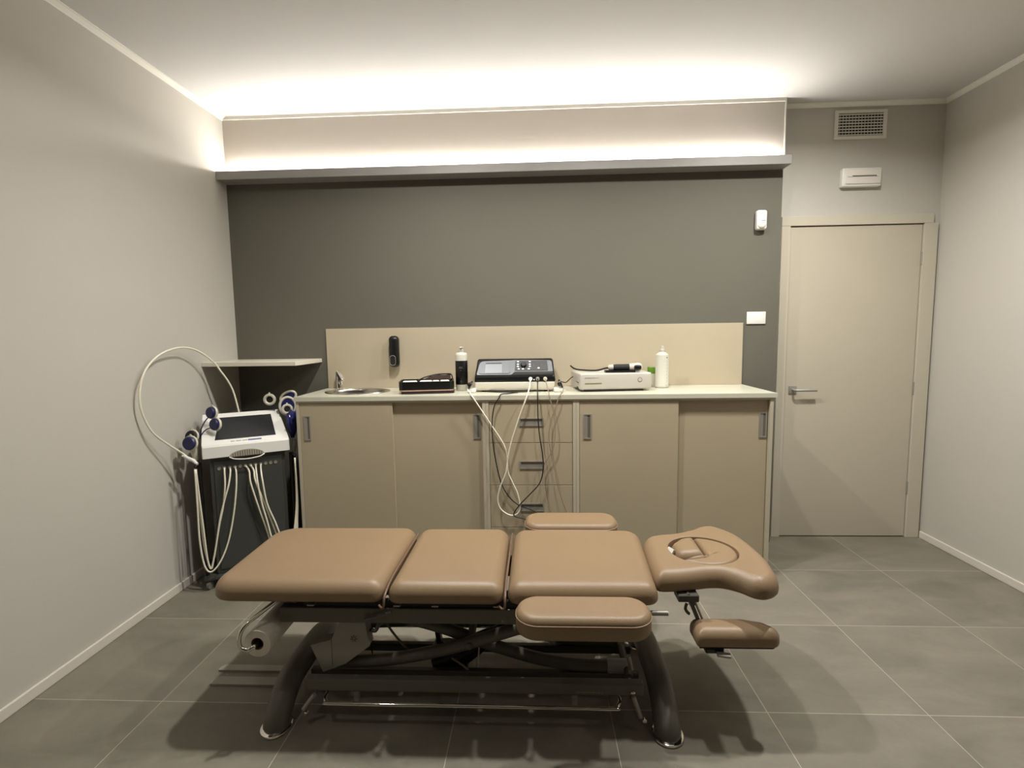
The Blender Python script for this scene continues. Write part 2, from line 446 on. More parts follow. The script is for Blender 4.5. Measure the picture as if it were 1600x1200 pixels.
def handle(name, parent, x0, x1, z0, z1, y, vert=True):
    """recessed pull: aluminium frame around a dark slot"""
    bm = NB(); e = .007
    add_box(bm, x0, x0 + e, y - .004, y, z0, z1); add_box(bm, x1 - e, x1, y - .004, y, z0, z1)
    add_box(bm, x0 + e, x1 - e, y - .004, y, z0, z0 + e); add_box(bm, x0 + e, x1 - e, y - .004, y, z1 - e, z1)
    if vert: add_box(bm, x0 + e, x0 + e + (x1 - x0) * .34, y - .0022, y, z0 + e, z1 - e)
    else: add_box(bm, x0 + e, x1 - e, y - .0022, y, z0 + e, z0 + e + (z1 - z0) * .34)
    h = obj(name, bm, M['alu'], parent)
    obj('slot', box(x0 + e, x1 - e, y - .0012, y, z0 + e, z1 - e), M['recess'], h)
    return h
def carcass(bm, x0, x1, t=.018, yb=DW - .002, yf=YC):
    z1 = ZT - .0255
    add_box(bm, x0, x0 + t, yf, yb, 0, z1); add_box(bm, x1 - t, x1, yf, yb, 0, z1)
    add_box(bm, x0 + t, x1 - t, yf + .05, yb, .06, .078); add_box(bm, x0 + t, x1 - t, yb - .008, yb, .078, z1)
    add_box(bm, x0 + t, x1 - t, yf + .05, yf + .062, 0, .06)
    add_box(bm, x0 + t, x1 - t, yf + .0, yf + .045, z1 - .012, z1)
def sliding_cabinet(x0, x1, xm, front_left, label, hl, hr):
    t = thing('sliding_door_cabinet', label, 'cabinet', (0, 0, 0))
    bm = NB(); carcass(bm, x0, x1); obj('body', bm, M['cab_edge'], t)
    z0, z1 = .064, ZT - .040
    a, b = x0 + .0195, x1 - .0195
    yl, yr = (YC + .003, YC + .023) if front_left else (YC + .023, YC + .003)
    d1 = obj('door', box(a, xm + (0 if front_left else .02), yl, yl + .018, z0, z1, .001), M['cab'], t)
    d2 = obj('door', box(xm - (.02 if front_left else 0), b, yr, yr + .018, z0, z1, .001), M['cab'], t)
    handle('handle', d1, hl[0], hl[1], .820, .966, yl); handle('handle', d2, hr[0], hr[1], .820, .966, yr)
sliding_cabinet(0.626, 1.7425, 1.198, True, 'beige sliding-door cabinet under the sink, left of the drawers', (.668, .708), (1.668, 1.711))
sliding_cabinet(2.2655, 3.3735, 2.846, True, 'beige sliding-door cabinet right of the drawers, nearest the door', (2.308, 2.352), (3.306, 3.348))
t = thing('drawer_unit', 'beige unit of four drawers in the middle of the counter, cables hanging in front', 'drawer unit', (0, 0, 0))
bm = NB(); carcass(bm, 1.7435, 2.2645); obj('body', bm, M['cab_edge'], t)
for z0, z1 in ((.800, 1.036), (.548, .797), (.293, .545), (.064, .290)):
    d = obj('drawer', box(1.7635, 2.2445, YC + .003, YC + .021, z0, z1, .001), M['cab'], t)
    zc = {.8: .921, .548: .668, .293: .414, .064: .17}[z0]
    handle('handle', d, 1.937, 2.077, zc - .024, zc + .024, YC + .003, False)

# ------------------------------------------------------------------ sink and tap
t = thing('round_sink', 'round stainless steel sink set into the left end of the worktop', 'sink', (SC[0], SC[1], ZT))
sc = Matrix.Diagonal((1, .8, 1, 1))
obj('basin', lathe([(.205, .001), (.203, .005), (.190, .005), (.184, .001), (.182, -.012), (.165, -.085), (.12, -.11), (.03, -.115), (0, -.115), (0, -.117), (.03, -.117), (.12, -.112), (.168, -.087), (.186, -.012), (.186, .0005)], 56, sc), M['steel'], t, True, 50)
obj('drain', lathe([(0, -.112), (.022, -.112), (.026, -.1145), (.026, -.1155)], 24, sc), M['chrome'], t, True, 40)
fx, fy = 0.716, -.160
t = thing('tap', 'small chrome lever tap behind the left side of the sink', 'tap', (fx, fy, ZT), -0.35)
obj('body', lathe([(.027, 0), (.027, .004), (.021, .008), (.019, .05), (.0165, .112), (.012, .120), (0, .121)], 24), M['chrome'], t, True, 40)
hv = Vector((.066, -.030, -.064))
m4 = frame_z(Vector((-.010, .004, .118)), hv)
obj('lever', box(-.013, .013, -.016, .016, 0, hv.length, .009, 4, m4), M['chrome'], t, True, 60)
obj('spout', tube([(.008, -.004, .040), (.030, -.018, .052), (.052, -.034, .050), (.060, -.040, .036)], .0095, 14, smooth=4), M['chrome'], t, True, 60)
# ------------------------------------------------------------------ soap dispenser on splash panel
t = thing('soap_dispenser', 'black slim wall dispenser mounted on the cream panel above the sink', 'dispenser', (1.097, DW - .012, 1.323))
bm = NB(); add_box(bm, -.033, .033, -.062, 0, -.104, .104, .026, 5); obj('housing', bm, M['black'], t, True, 60)
bm = NB(); o = rpoly([(-.019, -.032), (.019, -.032), (.019, .032), (-.019, .032)], .017)
add_tube(bm, [(p.x - .004, -.0635, p.y - .058) for p in o], .0018, 8, closed=True); obj('sensor_ring', bm, M['alu'], t, True)
obj('sensor_window', prism([(p.x * .8 - .004, p.y * .85 - .058) for p in o], .0615, .0632, FRONT), M['blackm'], t)
# ------------------------------------------------------------------ things on the worktop
def on(name, label, cat, x, y, rz=0, z=ZT): return thing(name, label, cat, (x, y, z), rz)
# zip case
t = on('instrument_case', 'open black zip case holding white instruments, beside the sink', 'case', 1.365, -.40, .17)
o = rpoly([(-.165, -.105), (.165, -.105), (.165, .105), (-.165, .105)], .03)
obj('base_shell', prism([(p.x * .96 + .006, p.y * .96) for p in o], .0, .018), mat('dark_brown_case', (34, 18, 16), 0.6), t)
obj('zip_trim', prism([(p.x * .99, p.y * .99) for p in o], .018, .025), M['pink'], t)
def wall_ring(outer, w, z0, z1):
    bm = NB(); oo = resample(outer, 80)
    if area(oo) < 0: oo.reverse()
    ii = inset(oo, w); R_ = []
    for q, z in ((oo, z0), (oo, z1), (ii, z1), (ii, z0)): R_.append([bm.verts.new((p.x, p.y, z)) for p in q])
    for i in range(4):
        for k in range(80): bm.faces.new((R_[i][k], R_[i][(k + 1) % 80], R_[(i + 1) % 4][(k + 1) % 80], R_[(i + 1) % 4][k]))
    return bm
obj('case_wall', wall_ring(o, .012, .0255, .074), M['black'], t)
obj('lining', prism([(p.x * .9, p.y * .9) for p in o], .0255, .045), M['case_lining'], t)
for k, (x, y, l, rz) in enumerate([(-.10, -.055, .085, .05), (-.005, -.05, .075, -.08), (.055, -.058, .04, .1), (.108, -.055, .055, .15)]):
    m4 = Matrix.Translation((x, y, .056)) @ Matrix.Rotation(rz, 4, 'Z')
    i = obj('instrument', box(-l / 2, l / 2, -.017, .017, -.0105, .022, .008, 3, m4), M['white'], None, True, 50)
    i.location = t.location; i.rotation_euler = t.rotation_euler
    tag(i, ['white oblong instrument at the left end of the open zip case', 'white instrument second from left in the open zip case', 'small white instrument third from left in the open zip case', 'white instrument at the right end of the open zip case'][k], 'instrument', 'instruments in the zip case')
bm = NB()
fp = [(-.03, .0, .0), (.0, .02, .028), (.06, .05, .040), (.135, .06, .044), (.16, .04, .04), (.157, -.03, .02)]
vs = []
for k in range(9):
    for j in range(13):
        u = j / 12; v = k / 8
        x = -.055 + .20 * u; y = -.03 + .115 * v
        z = .060 + .038 * math.sin(min(1, u * 1.5) * PI / 2) * math.sin(min(1, .25 + v * 1.1) * PI / 2) + .003 * math.sin(u * 22) * math.cos(v * 13)
        vs.append(bm.verts.new((x, y, z)))
for k in range(8):
    for j in range(12): bm.faces.new((vs[k * 13 + j], vs[k * 13 + j + 1], vs[k * 13 + j + 14], vs[k * 13 + j + 13]))
bmesh.ops.solidify(bm, geom=bm.faces[:], thickness=.004)
obj('mesh_pocket', bm, M['case_lining'], t, True, 60)
obj('pocket_rim', tube([(-.06, .02, .062), (-.03, .07, .082), (.05, .09, .101), (.13, .088, .104), (.152, .06, .098), (.156, -.02, .078)], .0045, 8, smooth=4), M['black'], t, True)

# black labelled pump bottle
t = on('pump_bottle', 'white pump bottle with black label, between zip case and black device', 'bottle', 1.570, -.325)
obj('body', lathe([(.034, 0), (.037, .004), (.037, .022), (.038, .024), (.038, .222), (.036, .232), (.028, .239), (.016, .240), (0, .240)], 36), M['bottle'], t, True, 50)
lb = obj('label', lathe([(.0382, .040), (.0386, .041), (.0386, .188), (.0382, .189)], 36), M['black'], t, True, 30)
for z, w in ((.142, .013), (.149, .010), (.128, .005), (.06, .004)): obj('label_print', box(-w, w, -.0392, -.0385, z, z + .0025), M['print'], lb)
cp_ = obj('pump', lathe([(.017, .240), (.017, .256), (.008, .260), (.007, .266), (.0145, .268), (.0145, .275), (0, .276)], 24), M['white_dev'], t, True, 40)
obj('nozzle', box(-.006, .006, -.030, -.012, .268, .275, .0025, 2), M['white'], cp_)

# physiotherapy device
t = on('electrotherapy_unit', 'black and grey electrotherapy unit with keypad and screen on the worktop above the drawers', 'medical device', 1.908, -.43)
def xprism(prof, x0, x1, bev=0.0, taper=0.0, zref=0.0, zr=1.0, seg=3):
    bm = NB(); a = [bm.verts.new((x0, p[0], p[1])) for p in prof]; b = [bm.verts.new((x1, p[0], p[1])) for p in prof]; n = len(prof)
    for k in range(n): bm.faces.new((a[k], a[(k + 1) % n], b[(k + 1) % n], b[k]))
    bm.faces.new(a); bm.faces.new(b)
    bmesh.ops.recalc_face_normals(bm, faces=bm.faces)
    if bev: bmesh.ops.bevel(bm, geom=bm.edges[:], offset=bev, segments=seg, affect='EDGES', profile=.5)
    if taper:
        c = (x0 + x1) / 2
        for v in bm.verts: v.co.x = c + (v.co.x - c) * (1 - taper * max(0, (v.co.z - zref) / zr))
    return bm
obj('base', xprism([(0, .010), (-.004, .022), (-.002, .060), (.27, .060), (.27, .010)], -.242, .242, .004), M['white2'], t, True, 40)
for x in (-.19, .19):
    for y in (.035, .24):
        obj('foot', lathe([(.012, 0), (.013, .002), (.013, .0105), (0, .0105)], 16, Matrix.Translation((x, y, 0))), M['blackm'], t)
# body with a wide left panel that reaches lower than the right keypad
obj('body', xprism([(.0, .058), (.002, .100), (.012, .106), (.085, .192), (.105, .198), (.27, .188), (.27, .058)], -.248, .248, .012, .06, .058, .15), M['black'], t, True, 40)
nrm = Vector((0, -.086, .073)).normalized()
sl = Vector((0, .073, .086)).normalized()
PM = Matrix((Vector((1, 0, 0)).to_4d(), sl.to_4d(), nrm.to_4d(), (0, 0, 0, 0))).transposed()
PM = Matrix(((1, 0, 0, 0), (0, sl.y, nrm.y, .012), (0, sl.z, nrm.z, .106), (0, 0, 0, 1)))    # panel frame: x, up-slope, normal
gp = rpoly([(-.234, -.004), (-.02, -.004), (.0, .018), (.232, .018), (.226, .104), (.0, .108), (-.03, .106), (-.215, .100)], [.01, .01, .01, .008, .02, 0.0, 0.0, .03])
pn = obj('front_panel', prism(gp, .0, .0022, PM), M['grey_dev'], t)
obj('display_bezel', prism(rpoly([(-.222, .004), (-.028, .004), (-.034, .094), (-.208, .092)], .014), .0022, .006, PM), M['grey_dev'], pn)
obj('display', prism([(-.182, .008), (-.078, .008), (-.080, .076), (-.180, .076)], .006, .0068, PM), M['grey_lcd'], pn)
obj('display_slot', prism([(-.180, .077), (-.080, .077), (-.081, .084), (-.179, .084)], .006, .0072, PM), M['black'], pn)
obj('keypad', prism(rpoly([(.0, .026), (.204, .026), (.198, .100), (.004, .100)], .006), .0022, .005, PM), M['key'], pn)
obj('dial', lathe([(.0185, .005), (.0175, .018), (.014, .021), (0, .021)], 28, PM @ Matrix.Translation((.054, .064, 0))), M['black'], pn, True, 40)
for x, y in ((.019, .092), (.092, .092), (.019, .072), (.092, .072), (.019, .055), (.092, .055), (.024, .036), (.050, .036), (.086, .036), (.146, .042)):
    obj('button', lathe([(.0068, .005), (.006, .0072), (0, .0076)], 14, PM @ Matrix.Translation((x, y, 0)) @ Matrix.Diagonal((1.1, .8, 1, 1))), M['white'], pn)
obj('dial_scale', tube([(PM @ Vector((.140 + .024 * math.cos(a), .066 + .018 * math.sin(a), .0052))) for a in (PI * k / 14 for k in range(-2, 17))], .0008, 6), M['print'], pn)
for x, m in ((.096, 'white'), (.139, 'alu'), (.185, 'white2')):
    k = obj('socket', lathe([(.012, 0), (.012, .008), (.009, .010), (0, .010)], 20, Matrix.Translation((x, .001, .078)) @ Matrix.Rotation(PI / 2, 4, 'X')), M[m], t, True, 40)
obj('indicator', box(.114, .121, -.0015, .003, .070, .077), M['white'], t)
obj('tray_cable', tube([(-.19, .02, .0045), (-.08, -.035, .0045), (.05, -.03, .0045), (.12, .02, .0045)], .004, 8, smooth=5), M['cable_k'], t, True)
for s, lab in ((-1, 'black ultrasound head in a white clip at the left side of the black device'), (1, 'black ultrasound head in a white clip at the right side of the black device')):
    h = on('ultrasound_head', lab, 'applicator', 1.908 + s * .262, -.455)
    h['group'] = 'ultrasound heads clipped to the device'
    obj('clip', box(-.026, .026, -.02, .03, .0, .026, .007, 3), M['white'], h, True, 50)
    m4 = Matrix.Translation((s * .010, -.004, .048)) @ Matrix.Rotation(s * -.45, 4, 'Y') @ Matrix.Rotation(PI / 2, 4, 'Y')
    obj('head', lathe([(0, -.013), (.010, -.013), (.014, -.004), (.027, .002), (.027, .010), (0, .012)], 28, m4 if s < 0 else m4), M['black'], h, True, 40)
def cable(name, pts, r, m, label, sm=5):
    o = obj(name, tube(pts, r, 8, smooth=sm), M[m], None, True); return tag(o, label, 'cable')
CW = [(2.004, -0.436, 1.156), (1.998, -0.5, 1.115), (1.988, -0.60, 1.084), (1.979, -0.622, 1.060), (1.941, -0.628, 0.961), (1.892, -0.628, 0.812), (1.87, -0.628, 0.718), (1.858, -0.632, 0.632), (1.825, -0.632, 0.549), (1.807, -0.632, 0.472), (1.826, -0.632, 0.411), (1.878, -0.63, 0.376), (1.919, -0.628, 0.383), (1.936, -0.626, 0.424), (1.924, -0.624, 0.5), (1.888, -0.624, 0.584), (1.867, -0.622, 0.641), (1.866, -0.620, 0.716), (1.847, -0.619, 0.792), (1.778, -0.619, 0.905), (1.714, -0.619, 1.006), (1.675, -0.618, 1.066), (1.658, -0.60, 1.084), (1.642, -.50, 1.084), (1.630, -.470, 1.088), (1.628, -0.45, 1.11)]
cable('white_lead', CW, .0042, 'cable_w', 'white device cable hanging in a long loop in front of the drawers')
CK = [(1.93, -0.5, 1.083), (1.875, -0.56, 1.083), (1.835, -.605, 1.083), (1.822, -0.619, 1.062), (1.795, -0.620, 1.013), (1.782, -0.620, 0.923), (1.784, -0.620, 0.811), (1.8, -0.620, 0.69), (1.832, -0.620, 0.557), (1.875, -0.620, 0.481), (1.931, -0.620, 0.431), (1.987, -0.622, 0.412), (2.046, -0.63, 0.384), (2.053, -0.64, 0.353), (1.994, -0.64, 0.353), (1.919, -0.635, 0.366), (1.9, -0.632, 0.384), (1.931, -0.632, 0.434), (1.995, -0.632, 0.502), (2.051, -0.632, 0.566), (2.072, -0.632, 0.642), (2.071, -0.632, 0.729), (2.054, -0.632, 0.848), (2.046, -0.632, 0.96), (2.045, -0.624, 1.06), (2.045, -.605, 1.084), (2.046, -0.5, 1.112), (2.047, -0.436, 1.156)]
cable('black_lead', CK, .0032, 'cable_k', 'black device cable hanging in a wide loop in front of the drawers')
CT = [(2.093, -0.436, 1.156), (2.103, -0.5, 1.113), (2.110, -.60, 1.084), (2.114, -0.620, 1.062), (2.135, -0.624, 0.978), (2.144, -0.625, 0.886), (2.137, -0.625, 0.793), (2.111, -0.622, 0.729), (2.078, -0.620, 0.67), (2.07, -0.62, 0.589), (2.098, -0.65, 0.441), (2.164, -0.65, 0.345), (2.216, -0.64, 0.369), (2.187, -0.63, 0.453), (2.159, -0.622, 0.538), (2.141, -0.620, 0.64), (2.119, -0.618, 0.742), (2.109, -0.618, 0.828), (2.117, -0.618, 0.921), (2.143, -0.618, 0.995), (2.165, -0.618, 1.062), (2.178, -.60, 1.083), (2.193, -.51, 1.083), (2.200, -0.478, 1.10)]
cable('taupe_lead', CT, .0026, 'cable_g', 'thin taupe device cable crossing over itself at the right of the drawers')
cable('unit_lead', [(2.186, -.447, 1.140), (2.22, -.40, 1.130), (2.26, -.30, 1.150), (2.2845, -.22, 1.150)], .003, 'cable_k', 'short black cable from the right ultrasound head to the white device')

# white shock wave unit
t = on('shockwave_unit', 'white boxy treatment unit with power button, black handpiece on top', 'medical device', 2.515, -.455, .11)
obj('housing', box(-.218, .218, 0.0, .30, .012, .110, .010, 3), M['white_dev'], t, True, 40)
obj('base', box(-.195, .165, .004, .28, .0, .0119), M['black'], t)
pb = obj('power_button', lathe([(.0135, 0), (.0135, .0015), (.0115, .0015), (.0115, .0008), (0, .0008)], 28, Matrix.Translation((.145, 0, .068)) @ Matrix.Rotation(PI / 2, 4, 'X')), M['print'], t)
obj('button_face', lathe([(.0108, .0008), (.0105, .0018), (.004, .0018), (.004, .0012), (0, .0012)], 28, Matrix.Translation((.145, 0, .068)) @ Matrix.Rotation(PI / 2, 4, 'X')), M['white_dev'], pb)
obj('stripe', box(-.188, -.088, -.0012, .001, .047, .0525), M['greenline'], t)
obj('lettering', text_bm('STORZ', .0125, Matrix.Translation((-.190, -.0002, .080)) @ FRONT @ Matrix.Diagonal((1, .62, 1, 1)), .0006), M['print'], t)
obj('lettering', text_bm('MEDICAL', .0105, Matrix.Translation((-.147, -.0002, .080)) @ FRONT @ Matrix.Diagonal((1, .72, 1, 1)), .0002), M['print'], t)
obj('side_vent', box(-.2192, -.2175, .04, .12, .05, .056), M['print'], t)
obj('side_port', box(-.2198, -.2175, .05, .10, .016, .026), M['black'], t)
# handpiece lying on it, long axis along x
t = thing('handpiece', 'black and white handpiece lying on top of the white unit', 'handpiece', (2.58, -.40, ZT + .1105), .03)
RX = Matrix.Rotation(PI / 2, 4, 'Y')
A0 = Matrix.Translation((0, 0, .030)) @ RX @ Matrix.Diagonal((1, 1, 1, 1))
obj('grip', lathe([(.0, -.075), (.017, -.075), (.019, -.06), (.019, -.01), (.020, .02), (0, .02)], 24, A0), M['blackm'], t, True, 40)
obj('rear_collar', lathe([(0, -.106), (.010, -.106), (.016, -.098), (.018, -.076), (0, -.076)], 24, A0), M['white_dev'], t, True, 40)
obj('head', lathe([(0, .021), (.021, .021), (.024, .05), (.027, .075), (.024, .090), (.016, .099), (0, .101)], 28, A0), M['white_dev'], t, True, 50)
obj('window', box(.047, .088, -.031, -.020, .014, .044, .010, 3), M['black'], t, True, 50)
obj('cradle', xprism([(-.028, .0), (-.028, .008), (-.010, .014), (.022, .014), (.028, .006), (.028, .0)], -.125, .055, .002, seg=2), M['black'], t)
cable('handpiece_cable', [(2.479, -.403, ZT + .139), (2.455, -.40, ZT + .135), (2.41, -.37, ZT + .121), (2.34, -.30, ZT + .118), (2.29, -.24, ZT + .122), (2.262, -.20, ZT + .14)], .0052, 'cable_k', 'black hose running left from the handpiece across the white unit')
# bottle right
t = on('squeeze_bottle', 'tall plain white translucent bottle at the right of the worktop', 'bottle', 2.832, -.262)
obj('body', lathe([(.038, 0), (.043, .006), (.043, .012), (.041, .016), (.041, .200), (.040, .208), (.018, .224), (.016, .224), (0, .224)], 40), M['bottle'], t, True, 45)
cpb = obj('cap', lathe([(.0165, .224), (.0165, .240), (.011, .243), (.010, .254), (.0085, .263), (0, .264)], 24), M['white_dev'], t, True, 40)
for z in (.19, .165, .145, .125, .105, .085, .065, .045, .018):
    m4 = Matrix.Rotation(.55, 4, 'Z') @ Matrix.Translation((0, -.0413, z))
    w = .005 if z in (.19, .018) else .0025; obj('scale_mark', box(-w, w, -.0003, .0006, -.001, .004 if z == .19 else .0008, 0, 1, m4), M['print'], t)
t = on('gel_tub', 'small white tub with green label wedged behind the white bottle and unit', 'tub', 2.790, -.19)
obj('body', lathe([(.030, 0), (.032, .004), (.032, .125), (0, .125)], 28), M['white2'], t, True, 40)
obj('label', lathe([(.0322, .085), (.0326, .086), (.0326, .126), (.0322, .127)], 28), M['green'], t, True)

# ------------------------------------------------------------------ wall fittings
t = thing('air_vent', 'white louvred air vent grille high above the door', 'vent', (4.1285, 0, 2.730))
bm = NB()
w, h = .162, .089
for a in ((-w, w, h - .019, h), (-w, w, -h, -h + .019), (-w, -w + .022, -h + .019, h - .019), (w - .022, w, -h + .019, h - .019)): add_box(bm, a[0], a[1], -.012, 0, a[2], a[3], .0015, 1)
obj('frame', bm, M['vent'], t)
obj('cavity', box(-w + .022, w - .022, -.0015, -.0003, -h + .019, h - .019), M['vent_dark'], t)
for k in range(8):
    z = -h + .027 + k * .0178
    bm = NB(); add_box(bm, -w + .023, w - .023, -.004, .004, -.0011, .0011, 0, 1, Matrix.Translation((0, -.0075, z - .001)) @ Matrix.Rotation(-.55, 4, 'X')); obj('louvre', bm, M['vent'], t)
for k in range(14):
    x = -w + .034 + k * .0196
    obj('vane', box(x - .0013, x + .0013, -.0035, -.0016, -h + .020, h - .020), M['vent'], t)
t = thing('emergency_light', 'white rectangular emergency light above the door', 'light fixture', (4.134, 0, 2.396))
obj('housing', box(-.122, .122, -.042, 0, -.058, .058, .008, 3), M['white'], t, True, 40)
f = obj('diffuser', box(-.104, .112, -.050, -.0421, -.044, .048, .004, 2), M['vent'], t, True, 40)
obj('tube_lamp', tube([(-.07, -.052, .004), (.082, -.052, .004)], .0035, 10), M['vent_dark'] if 0 else M['print'], f)
obj('lamp_end', box(-.095, -.062, -.054, -.050, -.001, .009), M['white'], f); obj('test_button', lathe([(.006, 0), (.005, .005), (0, .005)], 16, Matrix.Translation((.088, -.050, .004)) @ Matrix.Rotation(PI / 2, 4, 'X')), M['white'], f)
t = thing('motion_sensor', 'white rounded motion sensor on the dark wall near the door', 'sensor', (3.472, DW, 2.122))
obj('housing', box(-.032, .032, -.045, 0, -.060, .062, .014, 4), M['white'], t, True, 60)
obj('lens', lathe([(0, .022), (.016, .018), (.025, .008), (.026, 0)], 28, Matrix.Translation((-.002, -.036, -.034)) @ Matrix.Rotation(PI / 2, 4, 'X') @ Matrix.Diagonal((1, .85, 1, 1))), M['vent'], t, True, 60)
obj('status_slot', box(-.004, .020, -.0458, -.0448, -.006, -.002), M['print'], t)
tag(obj('blank_plate', box(3.409, 3.529, DW - .009, DW, 1.470, 1.549, .003, 2), M['white'], None, True, 40), 'white blank rectangular wall plate on the dark wall beside the door frame', 'wall plate')
# ------------------------------------------------------------------ electrotherapy cart (local frame: x along front, y to the back)
CO, CR = Vector((.18, -.82, 0)), math.radians(30.8)
CM = Matrix.Translation(CO) @ Matrix.Rotation(CR, 4, 'Z')
t = thing('electrotherapy_cart', 'charcoal rolling cart with white screen console, between left wall and cabinets', 'medical cart', CO, CR)
obj('cabinet', box(.035, .425, .03, .28, .075, .756, .004, 2), M['cartdark'], t)
obj('front_panel', box(.055, .405, .024, .0299, .10, .735, .003, 2), M['cartdark'], t)
obj('tray', box(-.030, .470, .0, .30, .055, .075, .006, 2), M['cartdark'], t)
for x in (-.018, .462):
    obj('post', tube([(x, .05, .075), (x, .05, .735)], .013, 14), M['black'], t, True, 40)
    k = obj('cable_hook', tube([(x, .045, .728), (x - .012 * (1 if x < 0 else -1), -.005, .724), (x - .012 * (1 if x < 0 else -1), -.022, .733)], .009, 10, smooth=4), M['black'], t, True)
for x in (-.005, .445):
    for y in (.025, .275):
        cm_ = Matrix.Translation((x, y, .026)) @ Matrix.Rotation(PI / 2, 4, 'Y') @ Matrix.Rotation(.5, 4, 'X')
        cw = obj('caster', lathe([(0, -.010), (.020, -.010), (.026, -.006), (.026, .006), (.020, .010), (0, .010)], 24, cm_), M['caster'], t, True, 40)
        obj('caster_fork', box(x - .015, x + .015, y - .014, y + .014, .050, .0549), M['black'], cw)
# console: wedge with chamfered ends
def console():
    bm = NB(); prof = [(0, .760), (-.002, .822), (.006, .832), (.245, .977), (.262, .974), (.275, .760)]
    xs = [(.003, .008, 0), (.0065, 0.0, 0), (.09, 0, 0), (.36, 0, 0), (.448, 0, 0), (.452, .008, 0)]
    rings = []
    for i, (x, ins, _) in enumerate(xs):
        rg = []
        for (y, z) in prof:
            xx = x
            if x > .4: xx = x - max(0, (z - .822)) * .22 + .0
            yy = min(max(y, ins), .275 - ins); zz = min(z, .977 - ins) if z > .78 else z
            rg.append(bm.verts.new((xx, yy, zz)))
        rings.append(rg)
    n = len(prof)
    for a, b in zip(rings, rings[1:]):
        for k in range(n): bm.faces.new((a[k], a[(k + 1) % n], b[(k + 1) % n], b[k]))
    bm.faces.new(rings[0]); bm.faces.new(rings[-1])
    return bm
cs = obj('console', console(), M['white'], t)
sv = Vector((0, .239, .145)).normalized(); nv = Vector((0, -.145, .239)).normalized()
SM = Matrix(((1, 0, 0, 0), (0, sv.y, nv.y, .006), (0, sv.z, nv.z, .832), (0, 0, 0, 1)))
obj('screen', prism([(.068, .040), (.383, .040), (.370, .238), (.093, .238)], .0004, .0016, SM), M['screen'], cs)
bm = NB()
for k in range(24):
    x = .147 + k * .0066
    if k % 5 != 3: add_box(bm, x, x + .005, .016, .022, .0003, .001, 0, 1, SM)
obj('nameplate', bm, M['print'], cs)
obj('nameplate_mark', prism([(.235, .013), (.305, .013), (.305, .025), (.235, .025)], .0002, .0008, SM), M['printb'], cs)
# half-moon grille and finger pull
gp = [(.135 + .09 * (1 - math.cos(a)), .757 + .037 * math.sin(a)) for a in (PI * k / 20 for k in range(21))]
g = obj('grille', prism(gp, .0022, .0050, FRONT), M['grille'], cs)
for k in range(13):
    x = .152 + k * .0122; hh = .037 * math.sin(math.acos(max(-1, min(1, 1 - (x - .135) / .09)))) - .003
    if hh > .006: obj('grille_slot', box(x, x + .004, -.0058, -.0051, .758, .756 + hh), M['recess'], g)
obj('finger_pull', tube([(.135, -.004, .757), (.165, -.014, .745), (.225, -.018, .740), (.285, -.014, .745), (.315, -.004, .757)], .0035, 8, smooth=4), M['white'], cs, True)
for k in range(12):
    x = .08 + k * .02655
    s_ = obj('socket', lathe([(.0088, 0), (.0088, .0035), (.0062, .0035), (.0062, .001), (0, .001)], 18, Matrix.Translation((x, .0241, .692)) @ Matrix.Rotation(PI / 2, 4, 'X')), M['socket_ring'], t)
def cart_cable(pts, label, r=.0047, m='cable_w', grp='cream cables plugged into the front of the cart'):
    o = obj('electrode_cable', tube(pts, r, 8, smooth=5), M[m], None, True); o.location = CO; o.rotation_euler = (0, 0, CR)
    return tag(o, label, 'cable', grp)
hx = -.029
cart_cable([(.1065, .022, .692), (.106, .008, .675), (.104, -.006, .594), (.089, -.010, .485), (.063, -.013, .378), (.041, -.014, .27), (.019, -.014, .165), (.010, -.014, .134), (-.003, -.013, .167), (-.018, -.012, .283), (-.024, -.011, .468), (-.026, -.012, .613), (hx, -.012, .711)], 'cream cable from the second cart socket, looping up to the left hook')
cart_cable([(.133, .022, .692), (.135, .004, .670), (.122, -.016, .60), (.099, -.018, .525), (.069, -.022, .414), (.045, -.024, .288), (.022, -.024, .18), (.007, -.024, .138), (-.006, -.023, .20), (-.014, -.021, .37), (-.022, -.019, .54), (hx, -.019, .713)], 'cream cable from the third cart socket, crossing its neighbour to the left hook')
cart_cable([(.1595, .022, .692), (.164, .004, .66), (.158, -.010, .567), (.136, -.016, .42), (.102, -.02, .276), (.061, -.03, .179), (.020, -.034, .128), (-.008, -.034, .133), (-.026, -.03, .191), (-.036, -.026, .323), (-.034, -.026, .505), (hx - .004, -.027, .716)], 'outermost cream cable from the fourth cart socket, lowest loop to the left hook')
hr = .474
def rc(x0, path, low, k, lab):
    cart_cable([(x0, .022, .692), (path[0][0] - .004, .006, .66)] + [(a, -.012 - .006 * k, b) for a, b in path] + [(low, -.014 - .006 * k, .12), (low + .05 + .012 * k, -.02, .14), (hr - .03 + .008 * k, -.018, .25), (hr - .003 + .002 * k, -.014, .45), (hr, -.015 - .004 * k, .714)], lab)
rc(.2128, [(.234, .592), (.269, .434), (.296, .325), (.325, .20)], .36, 0, 'cream cable from the sixth cart socket, slanting down to the right behind the table')
rc(.2393, [(.258, .608), (.292, .488), (.331, .345), (.365, .22)], .40, 1, 'cream cable from the seventh cart socket, slanting to the right and crossing others')
rc(.2659, [(.270, .587), (.284, .47), (.305, .362), (.335, .20)], .37, 2, 'cream cable from the eighth cart socket, hanging nearly straight down')
rc(.2925, [(.295, .602), (.311, .465), (.349, .342), (.378, .23)], .41, 3, 'cream cable from the ninth cart socket, rightmost of the plugged cables')
